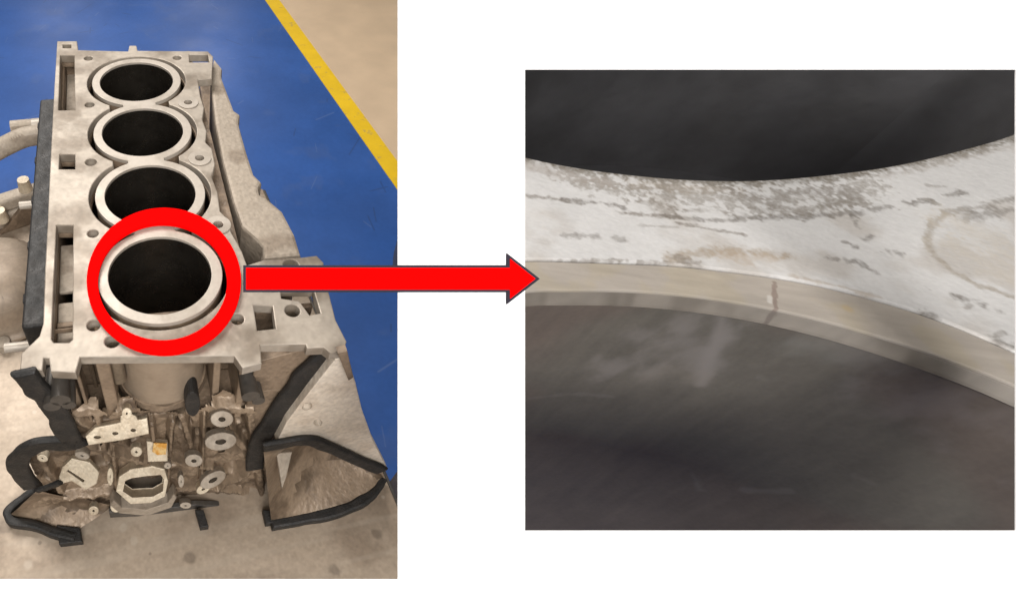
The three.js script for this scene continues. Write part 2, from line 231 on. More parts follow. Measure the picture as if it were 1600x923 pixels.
  {
    // rough cast front: ribs, pads and pockets as real relief
    const ribs = [[150, 645, 166, 722, 0.004], [236, 652, 240, 690, 0.003], [285, 655, 300, 702, 0.004], [332, 640, 382, 704, 0.005], [132, 702, 232, 730, 0.004], [262, 724, 332, 736, 0.003], [345, 706, 402, 722, 0.004], [62, 718, 96, 772, 0.005], [100, 782, 182, 776, 0.004], [264, 762, 402, 778, 0.004], [178, 722, 184, 792, 0.003], [338, 772, 410, 732, 0.003], [120, 662, 200, 704, 0.004], [270, 660, 262, 760, 0.003], [320, 650, 316, 760, 0.0025], [112, 648, 395, 642, 0.006], [392, 650, 414, 800, 0.005]].map(r => [FP(r[0], r[1], Zf), FP(r[2], r[3], Zf), r[4]]);
    const pits = [[205, 700, 0.012], [160, 735, 0.010], [318, 690, 0.010], [290, 676, 0.009], [372, 744, 0.016], [130, 672, 0.012], [128, 790, 0.016], [290, 775, 0.012], [350, 768, 0.010], [225, 645, 0.010], [180, 646, 0.008], [270, 736, 0.008], [370, 672, 0.010], [80, 760, 0.012]].map(r => [...FP(r[0], r[1], Zf), r[2]]);
    const bolts = [[226, 760, 0.024, 0.022], [152, 683, 0.0045, 0.0045], [180, 677, 0.004, 0.004], [208, 672, 0.004, 0.004], [347, 655, 0.0055, 0.0055], [345, 690, 0.006, 0.005], [303, 720, 0.005, 0.004], [333, 750, 0.006, 0.004], [118, 745, 0.007, 0.004]].map(r => [...FP(r[0], r[1], Zf - 0.008), r[2], r[3]]);   // openings into the crankcase
    const inside = (x, y) => { let c = false; for (let i = 0, j = face.length - 1; i < face.length; j = i++) if ((face[i][1] > y) !== (face[j][1] > y) && x < (face[j][0] - face[i][0]) * (y - face[i][1]) / (face[j][1] - face[i][1]) + face[i][0]) c = !c; return c; };
    const x0 = Math.min(...face.map(p => p[0])), x1 = Math.max(...face.map(p => p[0])), y0 = Math.max(0.0005, Math.min(...face.map(p => p[1]))), y1 = Math.max(...face.map(p => p[1])), nx = 230, ny = 190, pos = [], idx = [];
    for (let j = 0; j <= ny; j++) for (let i = 0; i <= nx; i++) {
      const x = x0 + (x1 - x0) * i / nx, y = y0 + (y1 - y0) * j / ny; let z = Zf - 0.012 + 0.007 * (fbm(x * 55, y * 55, 201, 4) - 0.4) + 0.0035 * Math.abs(fbm(x * 140, y * 140, 203, 3) - 0.5) * 2, up = 0, dn = 0;
      for (const [a, b2, w] of ribs) { const dx = b2[0] - a[0], dy = b2[1] - a[1], t = clamp(((x - a[0]) * dx + (y - a[1]) * dy) / (dx * dx + dy * dy)), d = Math.hypot(x - a[0] - t * dx, y - a[1] - t * dy); up = Math.max(up, 1 - smooth(w * 0.55, w * 1.05, d)); }
      for (const [px, py, r] of pits) dn = Math.max(dn, 1 - smooth(r * 0.6, r * 1.05, Math.hypot(x - px, y - py) * (0.8 + 0.5 * vnoise(x * 90, y * 90, 204))));
      z += 0.009 * up - 0.016 * dn * (1 - up); pos.push(x, y, z);
    }
    for (let j = 0; j < ny; j++) for (let i = 0; i < nx; i++) { const qx = x0 + (x1 - x0) * (i + 0.5) / nx, qy = y0 + (y1 - y0) * (j + 0.5) / ny; if (!inside(qx, qy) || bolts.some(q => Math.hypot((qx - q[0]) / q[2], (qy - q[1]) / q[3]) < 1)) continue; const a = j * (nx + 1) + i, b2 = a + 1, c = a + nx + 1, d = c + 1; idx.push(a, b2, c, b2, d, c); }
    const g = new THREE.BufferGeometry(); g.setAttribute('position', new THREE.Float32BufferAttribute(pos, 3)); g.setIndex(idx); g.computeVertexNormals();
    mesh('front_face', g, mFront, e);
  }
  const place = (pts, z) => pts.map(p => FP(p[0], p[1], z));
  const bit = (name, pts, hs, z1, mat, z0 = Zf + 0.0003, parent = e, bev = 0.001) => mesh(name, upright(place(pts, z1), hs.map(h => place(h, z1)), z0, z1, bev), mat, parent);
  // pads and brackets whose machined faces lean upwards: a tilted plate, placed on the front face at (cx, cy)
  const LEAN = 0.7;
  const lean = (name, pts, hs, cx, cyy, mat, th = 0.008, out = 0.006, parent = e, bev = 0.001) => {
    const o = FP(cx, cyy, Zf + out), ny = Math.sin(LEAN), nz = Math.cos(LEAN), oc = local(CAM.x, CAM.z), cY = CAM.y - BENCH;
    const q = (px, py) => { const d = ray(px, py), f = local(d[0], d[2]), t = ((o[1] - cY) * ny + (Zf + out - oc[1]) * nz) / (d[1] * ny + f[1] * nz), X = oc[0] + t * f[0], Y = cY + t * d[1], Z = oc[1] + t * f[1]; return [X - o[0], (Y - o[1]) * nz - (Z - Zf - out) * ny]; };
    const g = upright(pts.map(p => q(...p)), hs.map(h => h.map(p => q(...p))), -th, 0, bev); g.rotateX(-LEAN); g.translate(o[0], o[1], Zf + out); return mesh(name, g, mat, parent);
  };
  const ov = (x, y, rx, ry, rot = 0) => oval(x, y, rx, ry, 22, rot);
  { lean('bracket', [[133, 682], [148, 668], [188, 660], [188, 650], [199, 643], [212, 650], [215, 656], [230, 653], [233, 678], [190, 688], [138, 696]], [ov(152, 683, 8, 4.5), ov(180, 677, 7, 4.5), ov(208, 672, 6.5, 4.5)], 185, 674, mPale); }
  { lean('bracket', [[88, 758], [97, 730], [112, 716], [140, 722], [155, 738], [151, 756], [134, 766], [112, 752]], [[[101, 735], [107, 732], [135, 750], [130, 756]]], 120, 742, mPale); }
  { lean('pump_flange', [[181, 768], [186, 745], [204, 733], [238, 728], [257, 733], [263, 752], [258, 776], [236, 786], [204, 788]], [[[190, 768], [194, 750], [206, 745], [228, 742], [252, 740], [258, 748], [256, 768], [240, 777], [206, 779]]], 224, 758, mPale, 0.016, 0.012); }
  bit('flange_lip', [[178, 782], [190, 793], [228, 797], [262, 786], [272, 772], [276, 778], [268, 793], [230, 806], [186, 802], [172, 790]], [], 0.084, mCast);
  { const b = lean('sensor_pad', [[229, 690], [262, 692], [262, 721], [231, 722]], [], 246, 706, mPale); lean('rust_patch', [[240, 692], [261, 693], [259, 710], [246, 711], [238, 706]], [], 250, 701, mRust, 0.0015, 0.0068, b, 0.0003); }
  
  for (const [x, y, rx, ry, rot, z] of [[347, 655, 18, 13, 0, 0.079], [345, 690, 25, 14, -0.12, 0.0785], [303, 720, 14, 10, 0, 0.078], [333, 750, 22, 11, -0.5, 0.079], [283, 752, 5, 10, 0, 0.077], [213, 706, 9, 8, 0, 0.077], [146, 798, 8, 7, 0, 0.078], [181, 792, 9, 9, 0, 0.079], [198, 646, 8, 9, 0, 0], [172, 745, 5, 14, 0, 0], [318, 764, 12, 7, -0.5, 0], [262, 728, 6, 5, 0, 0], [128, 712, 12, 6, 0.2, 0], [66, 716, 9, 6, 0.3, 0], [290, 790, 9, 5, 0, 0]])
    { lean('boss', ov(x, y, rx, ry, rot), [ov(x, y, rx * 0.42, ry * 0.42, rot)], x, y, (x * 7 + y) % 3 < 1 ? mCast : mPale, 0.011, 0.008, e, 0.0009); }
  bit('hole_shade_disc', ov(301, 632, 12, 19), [], 0.0745, mRubber, 0.056);  // black disc standing in for the shade inside a hole
  bit('lower_rail', [[170, 800], [240, 797], [306, 789], [418, 792], [418, 800], [308, 797], [240, 806], [172, 809]], [], 0.078, mDarkSteel);
  mesh('foot', flat([[305, 796], [318, 796], [326, 822], [313, 824]].map(p => D(p[0], p[1], 0.012 - DECK)), [], 0.012, 0.0115, 0.001), mRubber, e);
  mesh('foot', flat([[411, 796], [426, 797], [428, 816], [416, 818]].map(p => D(p[0], p[1], 0.012 - DECK)), [], 0.012, 0.0115, 0.001), mRubber, e);
  mesh('foot', flat([[88, 820], [124, 824], [128, 846], [92, 850]].map(p => D(p[0], p[1], 0.012 - DECK)), [], 0.012, 0.0115, 0.001), mRubber, e);
  // sealing beads: soft black ribbons along the flange edges
  const bead = (pts, w, z0, z1) => {
    const c = spline(pts.map(p => FP(p[0], p[1], z1)), pts.length * 8), L = [], Rr = [];
    c.forEach((p, i) => { const a = c[Math.max(0, i - 1)], b = c[Math.min(c.length - 1, i + 1)], l = Math.hypot(b.x - a.x, b.y - a.y), nx = -(b.y - a.y) / l, ny = (b.x - a.x) / l, wa = w * (0.72 + 0.3 * vnoise(i * 0.22, w * 900, 5)), wb = w * (0.72 + 0.3 * vnoise(i * 0.22, w * 700, 6)); L.push([p.x + nx * wa, p.y + ny * wa]); Rr.push([p.x - nx * wb, p.y - ny * wb]); });
    return upright([...L, ...Rr.reverse()], [], Math.max(z0, z1 - 0.0065), z1, 0.003);
  };
  mesh('sealing_bead', bead([[36, 586], [52, 606], [72, 628], [88, 650], [100, 672], [110, 694]], 0.0105, 0.0724, 0.079), mRubber, e);
  mesh('sealing_bead', bead([[130, 692], [106, 700], [70, 698], [42, 708], [28, 726], [34, 748], [50, 766]], 0.0105, 0.0724, 0.079), mRubber, e);
  mesh('sealing_bead', bead([[56, 770], [74, 764], [94, 756]], 0.0045, 0.0802, 0.084), mRubber, e);
  mesh('sealing_bead', bead([[521, 554], [494, 576], [462, 612], [434, 650], [412, 686], [400, 714], [398, 736]], 0.0105, 0.0705, 0.077), mRubber, e);
  mesh('sealing_bead', bead([[412, 703], [445, 697], [478, 692], [512, 702], [552, 720], [598, 739]], 0.008, 0.0845, 0.09), mRubber, e);
  const onBench = (px, py, y) => D(px, py, y - DECK);
  const ribbon = (pts, w, y) => { const c = spline(pts.map(p => onBench(p[0], p[1], y)), pts.length * 8), L = [], Rr = []; c.forEach((p, i) => { const a = c[Math.max(0, i - 1)], b = c[Math.min(c.length - 1, i + 1)], l = Math.hypot(b.x - a.x, b.y - a.y), nx = -(b.y - a.y) / l, ny = (b.x - a.x) / l, wa = w * (0.7 + 0.35 * vnoise(i * 0.22, w * 900, 15)), wb = w * (0.7 + 0.35 * vnoise(i * 0.22, w * 700, 16)); L.push([p.x + nx * wa, p.y + ny * wa]); Rr.push([p.x - nx * wb, p.y - ny * wb]); }); return flat([...L, ...Rr.reverse()], [], y, y - 0.0004, 0.0028); };
  mesh('sealing_bead', ribbon([[54, 764], [32, 778], [10, 799], [16, 812], [50, 818], [84, 830], [118, 838]], 0.0052, 0.014), mRubber, e);
  { // the same on the left lobe
    const up = spline([[58, 766], [92, 774], [132, 780], [176, 790]].map(p => { const q = FP(p[0], p[1], 0.07); return [q[0], q[1], 0.07]; }), 24), lo = spline([[14, 806], [50, 814], [84, 826], [124, 826]].map(p => { const q = onBench(p[0], p[1], 0.008); return [q[0], 0.008, q[1]]; }), 24), pos = [], idx = [], m = 12;
    for (let j = 0; j <= m; j++) for (let i = 0; i <= 24; i++) { const t = j / m, k = Math.sin(Math.PI * t) * Math.sin(Math.PI * i / 24), n = 0.003 * (fbm(i * 0.3, j * 0.4, 311, 2) - 0.5) * (j % m ? 1 : 0); pos.push(up[i].x + (lo[i].x - up[i].x) * t, Math.max(0.002, up[i].y + (lo[i].y - up[i].y) * t - 0.004 * k + n), up[i].z + (lo[i].z - up[i].z) * t - 0.012 * k + n); }
    for (let j = 0; j < m; j++) for (let i = 0; i < 24; i++) { const a = j * 25 + i; idx.push(a, a + 25, a + 1, a + 1, a + 25, a + 26); }
    const g = new THREE.BufferGeometry(); g.setAttribute('position', new THREE.Float32BufferAttribute(pos, 3)); g.setIndex(idx); g.computeVertexNormals(); mesh('flange_bowl', g, mFront, e);
  }
  mesh('sealing_bead', ribbon([[599, 744], [590, 762], [562, 783], [520, 799], [470, 809], [424, 816]], 0.0065, 0.012), mRubber, e);
  { // bowl between the upper and the lower edge of the right lobe
    const up = spline([[412, 706], [445, 700], [478, 695], [512, 705], [552, 722], [596, 740]].map(p => { const q = FP(p[0], p[1], 0.085); return [q[0], q[1], 0.085]; }), 40), lo = spline([[424, 814], [470, 807], [520, 797], [562, 781], [588, 762], [599, 744]].map(p => { const q = onBench(p[0], p[1], 0.01); return [q[0], 0.01, q[1]]; }), 40), pos = [], idx = [], m = 16;
    for (let j = 0; j <= m; j++) for (let i = 0; i <= 40; i++) { const t = j / m, k = Math.sin(Math.PI * t) * Math.sin(Math.PI * i / 40), n = 0.0012 * (fbm(i * 0.2, j * 0.3, 301, 2) - 0.5) * (j % m ? 1 : 0); pos.push(up[i].x + (lo[i].x - up[i].x) * t, up[i].y + (lo[i].y - up[i].y) * t - 0.02 * k + n, up[i].z + (lo[i].z - up[i].z) * t - 0.045 * k + n); }
    for (let j = 0; j < m; j++) for (let i = 0; i < 40; i++) { const a = j * 41 + i; idx.push(a, a + 41, a + 1, a + 1, a + 41, a + 42); }
    const g = new THREE.BufferGeometry(); g.setAttribute('position', new THREE.Float32BufferAttribute(pos, 3)); g.setIndex(idx); g.computeVertexNormals(); mesh('flange_bowl', g, mFront, e);
  }
  // right flange: pale plate with two holes, brown web, bowl and rib
  mesh('flange_plate', upright(place([[524, 562], [543, 557], [556, 598], [566, 640], [584, 690], [606, 733], [560, 716], [516, 696], [478, 684], [432, 692], [448, 660], [482, 615]], 0.084), [place(ov(480, 635, 10, 6, -0.3), 0.084), place(ov(497, 660, 8.5, 6, 0), 0.084)], 0.075, 0.084), mFlange, e);
  for (const [x, y, r] of [[480, 635, 0.0052], [497, 660, 0.0048]]) { const p = FP(x, y, 0.078); mesh('bolt_bore', new THREE.LatheGeometry([[r + 0.0006, 0], [r + 0.0006, -0.035], [0.0001, -0.035]].map(q => new THREE.Vector2(...q)), 18).rotateX(Math.PI / 2).translate(p[0], p[1], 0.0775), mHole, e); }
  mesh('flange_web', upright(place([[400, 566], [478, 545], [516, 552], [462, 606], [418, 674], [396, 700], [384, 640]], 0.07), [], 0.056, 0.07), mBrown, e);
  lean('bowl_rib', [[432, 708], [457, 706], [448, 745], [441, 764]], [], 444, 730, mCast, 0.006, 0.016);
  mesh('flange_corner', upright(place([[528, 552], [543, 548], [553, 590], [545, 595]], 0.09), [], 0.0845, 0.09), mBrown, e);
  // fittings hanging under the two front lugs
  for (const [x, y, r] of [[95, 596, 0.007], [108, 604, 0.005], [386, 592, 0.007], [398, 600, 0.005], [82, 606, 0.006]]) { const p = FP(x, y, 0.07); mesh('fitting', new THREE.CylinderGeometry(r, r * 0.8, 0.03, 14).rotateX(Math.PI / 2).translate(p[0], p[1], 0.07), mDarkSteel, e); }
  // sump rails resting on the bench
  mesh('sump_rail', box(-0.11, -0.06, 0.0002, 0.03, -0.34, 0.05, 0.003), mCast, e);
  mesh('sump_rail', box(0.05, 0.11, 0.0002, 0.03, -0.34, 0.05, 0.003), mCast, e);
  // coolant pipe with a flange leaving the left side
  const at = (px, py, h) => { const p = D(px, py, h); return new THREE.Vector3(p[0], T + h, p[1]); };
  const pipe = mesh('coolant_pipe', new THREE.TubeGeometry(new THREE.CatmullRomCurve3([at(-60, 262, -0.13), at(-20, 243, -0.12), at(12, 226, -0.11), at(40, 214, -0.1), at(72, 210, -0.1)]), 40, 0.0125, 18), mCast, e);
  mesh('pipe_arm', new THREE.TubeGeometry(new THREE.CatmullRomCurve3([at(17, 199, -0.1), at(40, 197, -0.1), at(70, 195, -0.1)]), 10, 0.0085, 14), mCast, pipe);
  mesh('pipe_nut', new THREE.CylinderGeometry(0.009, 0.009, 0.012, 6).rotateZ(Math.PI / 2).translate(...at(58, 196, -0.095)), mRim, pipe);
}

// ---------------------------------------------------------------- castings lying on the bench beside the block
{
  const c = (px, py, h) => { const p = onLevel(px, py, BENCH + h); return [p[0], BENCH + h, p[1]]; };
  const g = thing('gear_housing', 'rounded tan cast housing lying on the bench left of the engine', 'housing');
  const p0 = c(-8, 430, 0.05); g.position.set(p0[0], BENCH, p0[2]);
  mesh('shell', new THREE.LatheGeometry([[0.0001, 0.078], [0.03, 0.077], [0.052, 0.07], [0.066, 0.056], [0.072, 0.036], [0.074, 0.012], [0.082, 0.010], [0.084, 0.006], [0.084, 0.0003], [0.0001, 0.0003]].map(p => new THREE.Vector2(...p)), 40), mBench, g);
  for (let i = 0; i < 6; i++) { const a = i / 6 * 6.283 + 0.3; mesh('lug', new THREE.CylinderGeometry(0.009, 0.01, 0.014, 16).translate(0.086 * Math.cos(a), 0.0073, 0.086 * Math.sin(a)), mCast, g); }
  const b = thing('mount_bracket', 'rough cast mounting bracket with bright lugs on the bench behind the rounded housing', 'bracket');
  const p1 = c(16, 322, 0.03); b.position.set(p1[0], BENCH, p1[2]); b.rotation.y = 0.5;
  mesh('arm', box(-0.10, 0.045, 0.0003, 0.03, -0.014, 0.014, 0.006), mCast, b);
  mesh('arm', box(-0.03, 0.05, 0.0305, 0.052, -0.012, 0.012, 0.005), mCast, b);
  for (const [x, y, z] of [[-0.02, 0.03, 0.02], [0.03, 0.055, 0.0], [0.044, 0.03, 0.022], [-0.055, 0.03, 0.002]]) mesh('lug', new THREE.CylinderGeometry(0.009, 0.011, 0.02, 18).translate(x, y + 0.006, z), mPale, b);
  mesh('gusset', upright([[-0.03, 0], [0.03, 0], [0.03, 0.04], [0.02, 0.042]], [], 0.0145, 0.022).translate(0, 0.0004, 0), mBrown, b);
}

// ---------------------------------------------------------------- red marker ring lying on the deck round the front bore
{
  const o = oval(256, 438.5, 121, 114.5, 96).map(p => D(p[0], p[1], 0.0045)), i = oval(253.8, 440, 101, 91, 96).map(p => D(p[0], p[1], 0.0045));
  const red = new THREE.MeshPhysicalMaterial({ color: new THREE.Color().setRGB(0.92, 0.001, 0.001), roughness: 1, specularIntensity: 0.04 });
  const m = mesh('marker_ring', flat(o, [i], 0.0031, 0.003, 0.0005), red);
  m.position.set(0, BENCH + DECK + 0.0014, 0); m.rotation.y = YAW;
  tag(m, 'flat red ring laid on the engine deck round the front cylinder bore', 'ring');
}

// ---------------------------------------------------------------- white display panel with two openings, and the arrow fixed on it
const DB = 0.31;                                                        // the panel stands this far along the line of sight
const bx = px => (px - PX) / F * DB, by = py => -(py - PY) / F * DB;
const rect = (x0, y0, x1, y1) => [[bx(x0), by(y1)], [bx(x1), by(y1)], [bx(x1), by(y0)], [bx(x0), by(y0)]];
{
  const white = new THREE.MeshStandardMaterial({ color: new THREE.Color().setRGB(0.9, 0.9, 0.9), roughness: 0.9 });
  const b = new THREE.Group(); b.name = 'display_panel'; b.userData = { label: 'white sloping display panel with two rectangular openings', category: 'panel' }; scene.add(b);
  b.position.copy(CAM); b.rotation.x = -PITCH;
  const s = shp([[-70, 985], [1000, 985], [1000, 1130], [1680, 1130], [1680, -70], [-70, -70]].map(p => [bx(p[0]), by(p[1])])); s.holes.push(shp(rect(-30, -30, 622, 905), THREE.Path), shp(rect(821, 108.5, 1589, 829), THREE.Path));  // unseen lower right apron added to keep light off the sample bore wall
  mesh('board', new THREE.ExtrudeGeometry(s, { depth: 0.0005, bevelEnabled: false }).translate(0, 0, -DB - 0.0005), white, b);
  // two slim posts carry the board
  const post = (px, py) => { const v = new THREE.Vector3(bx(px), by(py), -DB - 0.01).applyAxisAngle(new THREE.Vector3(1, 0, 0), -PITCH).add(CAM); return v; };
  const iron = new THREE.MeshStandardMaterial({ color: 0xb8b8b8, roughness: 0.4, metalness: 0.7 });
  for (const [px, py, foot] of [[1668, 1115, 0], [-62, 975, BENCH]]) { const v = post(px, py); const m = mesh('post', new THREE.CylinderGeometry(0.006, 0.006, v.y - foot - 0.002, 14).translate(v.x, (v.y + foot) / 2 - 0.001, v.z), iron, b); m.applyMatrix4(new THREE.Matrix4().makeRotationX(-PITCH).setPosition(CAM).invert()); }
  structure(b);

  const a = thing('arrow', 'long red arrow with dark edging fixed across the white panel', 'arrow');
  a.position.copy(CAM); a.rotation.x = -PITCH;
  const arrow = (o, tip) => [[380 + o, 414.5 + o], [791 + o, 414.5 + o], [791 + o, 396 + tip], [842 - tip * 0.9, 435.5], [791 + o, 475 - tip], [791 + o, 456.5 - o], [380 + o, 456.5 - o]].map(p => [bx(p[0]), by(p[1])]);
  const dark = new THREE.MeshStandardMaterial({ color: new THREE.Color().setRGB(0.012, 0.008, 0.02), roughness: 0.8 }), red = new THREE.MeshPhysicalMaterial({ color: new THREE.Color().setRGB(0.92, 0.001, 0.001), roughness: 1, specularIntensity: 0.04 });
  mesh('edging', new THREE.ExtrudeGeometry(shp(arrow(0, 0)), { depth: 0.0012, bevelEnabled: false }).translate(0, 0, -DB + 0.0001), dark, a);
  mesh('face', new THREE.ExtrudeGeometry(shp(arrow(4, 8.5)), { depth: 0.0004, bevelEnabled: false }).translate(0, 0, -DB + 0.0014), red, a);
}

// ---------------------------------------------------------------- enlarged sample of the deck between two bores
{
  const HS = BENCH + 0.31, lv = (p, y = HS) => onLevel(p[0], p[1], y);
  const U = [[821, 245], [900, 261], [1000, 274], [1100, 281], [1190, 281], [1300, 272], [1400, 258], [1500, 235], [1589, 208]];
  const O = [[821, 405], [950, 408], [1060, 413], [1150, 423], [1240, 436], [1320, 453], [1450, 491], [1589, 548]];
  const L = [[821, 455], [900, 452], [1000, 454], [1100, 463], [1200, 479], [1300, 502], [1400, 531], [1500, 565], [1589, 600]];
  const curve = (pts, e0, e1, n = 90) => { const w = pts.map(p => lv(p)); w.unshift([w[0][0] + e0[0], w[0][1] + e0[1]]); { const q = w.at(-1), r = w.at(-2), l = Math.hypot(q[0] - r[0], q[1] - r[1]), t = [(q[0] - r[0]) / l, (q[1] - r[1]) / l]; w.push([q[0] + t[0] * e1[0] - t[1] * e1[1], q[1] + t[1] * e1[0] + t[0] * e1[1]]); } return spline(w, n).map(p => [p.x, p.y]); };
  const cU = curve(U, [-0.022, -0.012], [0.10, -0.012]);
  const cO = curve(O, [-0.012, 0.002], [0.10, 0.014]);
  const cL = curve(L, [-0.009, 0.0055], [0.10, 0.014]);
  const g = thing('bore_bridge_sample', 'large pale aluminium casting sample with a stained bridge between two dark bores', 'casting');
  // marks: strokes in metres on the level of the deck
  const strokes = [];
  const mark = (pts, w, col, al, ragged = 1.0) => strokes.push({ p: pts.map(p => lv(p)), w: w < 0.005 ? w * 1.45 : w, col: col.map(v => v * 0.95), al: al * 0.75, ragged });
  const grey = [0.20, 0.175, 0.15], dk = [0.17, 0.152, 0.135], brn = [0.30, 0.235, 0.165];
  mark([[821, 306], [860, 309], [885, 313]], 0.0022, grey, 0.8); mark([[880, 312], [930, 317], [960, 320], [975, 326]], 0.0024, dk, 0.85);
  mark([[965, 332], [1005, 335], [1030, 337], [1060, 338]], 0.0024, grey, 0.9); mark([[1040, 338], [1100, 343], [1160, 345]], 0.0021, dk, 0.75);
  mark([[1150, 341], [1230, 340], [1300, 336], [1352, 331]], 0.0026, dk, 0.85); mark([[1360, 328], [1395, 322]], 0.0025, dk, 0.8); mark([[1418, 318], [1458, 315]], 0.0032, dk, 0.95);
  mark([[1480, 305], [1508, 301]], 0.0026, dk, 0.8); mark([[1452, 290], [1478, 292]], 0.002, grey, 0.6);
  mark([[930, 283], [980, 290], [1040, 300], [1060, 318]], 0.008, grey, 0.55, 1.5); mark([[990, 288], [1070, 292], [1160, 298]], 0.009, brn, 0.55, 1.5); mark([[1000, 312], [1030, 322], [1040, 330]], 0.008, grey, 0.6, 1.5);
  mark([[1150, 300], [1190, 310], [1250, 302], [1330, 298]], 0.009, [0.27, 0.25, 0.24], 0.62, 1.4); mark([[1290, 318], [1330, 314], [1350, 318]], 0.006, grey, 0.55, 1.4);
  mark([[1180, 328], [1260, 326], [1330, 318]], 0.003, grey, 0.5, 1.5); mark([[1080, 328], [1130, 330]], 0.003, grey, 0.4, 1.4);
  mark([[821, 262], [870, 276], [940, 284]], 0.006, [0.36, 0.32, 0.29], 0.4, 1.2); mark([[1060, 348], [1110, 358], [1162, 366]], 0.0016, grey, 0.85); mark([[1000, 352], [1060, 355]], 0.0013, grey, 0.5);
  mark([[885, 367], [908, 367]], 0.0025, dk, 0.75); mark([[928, 369], [936, 369]], 0.0023, dk, 0.7); mark([[958, 372], [976, 373]], 0.0022, dk, 0.65);
  mark([[1332, 338], [1340, 354]], 0.0024, dk, 0.75); mark([[1352, 374], [1364, 368]], 0.0022, dk, 0.75); mark([[1322, 378], [1340, 384]], 0.0026, dk, 0.85); mark([[1392, 392], [1414, 396]], 0.003, dk, 0.65); mark([[1296, 403], [1310, 404]], 0.0022, dk, 0.8);
  mark([[1322, 406], [1326, 411]], 0.0021, dk, 0.7); mark([[1340, 410], [1350, 416]], 0.0026, dk, 0.85); mark([[1360, 421], [1368, 424]], 0.002, dk, 0.7); mark([[1492, 460], [1506, 466]], 0.0026, dk, 0.85); mark([[1538, 476], [1540, 480]], 0.003, dk, 0.85); mark([[1512, 482], [1520, 478]], 0.0018, grey, 0.7); mark([[1560, 484], [1568, 486]], 0.0024, dk, 0.6); mark([[1450, 450], [1454, 452]], 0.0016, dk, 0.6); mark([[1380, 394], [1384, 396]], 0.0015, grey, 0.6);
  mark([[1052, 408], [1075, 397], [1120, 391], [1180, 393], [1232, 402]], 0.004, brn, 0.75, 1.0); mark([[1062, 404], [1088, 412]], 0.005, grey, 0.7, 1.1); mark([[1130, 396], [1215, 404]], 0.0075, [0.42, 0.34, 0.26], 0.5, 1.3);
  mark([[1478, 332], [1520, 326], [1560, 316], [1600, 306]], 0.003, grey, 0.75); mark([[1508, 342], [1545, 334], [1589, 328]], 0.0042, dk, 0.65, 1.1);
  mark([[1478, 334], [1456, 352], [1450, 375], [1462, 400], [1490, 424], [1530, 445], [1590, 466]], 0.0026, [0.33, 0.29, 0.24], 0.9, 0.7);
  mark([[1490, 344], [1540, 370], [1600, 395]], 0.02, [0.52, 0.47, 0.40], 0.5, 0.8); mark([[1490, 385], [1560, 425], [1600, 440]], 0.016, [0.50, 0.45, 0.38], 0.5, 0.9);
  mark([[860, 407], [980, 406]], 0.0013, grey, 0.8); mark([[1000, 409], [1075, 411]], 0.0013, grey, 0.7); mark([[1440, 487], [1458, 493]], 0.0032, dk, 0.9); mark([[1560, 534], [1592, 544]], 0.003, dk, 0.8); mark([[1560, 523], [1572, 521]], 0.0018, grey, 0.6); mark([[1236, 430], [1320, 449], [1380, 466]], 0.0015, [0.36, 0.29, 0.22], 0.6);
  const edge = (c, w, col, al, ragged) => strokes.push({ p: c.filter((_, i) => i % 4 === 0), w, col, al, ragged });
  edge(cU, 0.0095, [0.20, 0.182, 0.158], 0.95, 0.75); mark([[900, 275], [1000, 296], [1100, 305], [1200, 312], [1300, 304], [1360, 292]], 0.016, [0.25, 0.225, 0.195], 0.75, 1.7); mark([[821, 258], [880, 272], [960, 286]], 0.006, [0.38, 0.34, 0.31], 0.5, 1.3); mark([[1380, 275], [1470, 256], [1589, 226]], 0.005, [0.36, 0.33, 0.30], 0.6, 1.0);
  const X0 = 0.19, X1 = 0.99, Z0 = -0.42, Z1 = 0.18;
  const seg = (x, z, s) => { let best = 1e9; for (let i = 0; i + 1 < s.p.length; i++) { const [ax, az] = s.p[i], [bx2, bz] = s.p[i + 1], dx = bx2 - ax, dz = bz - az, t = clamp(((x - ax) * dx + (z - az) * dz) / (dx * dx + dz * dz + 1e-12)); best = Math.min(best, Math.hypot(x - ax - t * dx, z - az - t * dz)); } return best; };
  for (const s of strokes) { s.x0 = Math.min(...s.p.map(p => p[0])) - s.w * 2; s.x1 = Math.max(...s.p.map(p => p[0])) + s.w * 2; s.z0 = Math.min(...s.p.map(p => p[1])) - s.w * 2; s.z1 = Math.max(...s.p.map(p => p[1])) + s.w * 2; }
  const paint = (base, x, z) => { let c = base; for (const s of strokes) { if (x < s.x0 || x > s.x1 || z < s.z0 || z > s.z1) continue; const n = fbm(x * 300, z * 300, 91, 4) - 0.5, m = fbm(x * 90, z * 90, 92, 3) - 0.5, d = seg(x, z, s) / s.w + (n * 1.9 + m * 1.4) * s.ragged; const a = s.al * (1 - smooth(0.1, 1.15, d)) * (0.55 + 0.9 * fbm(x * 520, z * 520, 93, 2)); if (a > 0) c = mix(c, s.col, a); } return c; };
  const deckMap = tex(1400, 1050, (u, v) => { const x = X0 + u * (X1 - X0), z = Z0 + v * (Z1 - Z0); const k = 0.90 + 0.16 * fbm(x * 34, z * 34, 81, 5) + 0.10 * (fbm(x * 420, z * 420, 82, 2) - 0.5); const t = smooth(0.5, 0.72, fbm(x * 22, z * 22, 83, 4)); return paint(mix([0.56 * k, 0.55 * k, 0.54 * k], [0.45 * k, 0.422 * k, 0.392 * k], t * 0.8), x, z); });
  const deckBump = tex(768, 768, (u, v) => 0.6 * fbm(u * 60, v * 60, 84, 4) + 0.4 * fbm(u * 220, v * 220, 85, 2), false);
  const mTop = new THREE.MeshStandardMaterial({ map: deckMap, bumpMap: deckBump, bumpScale: 0.0008, roughness: 0.5, metalness: 0.3 });
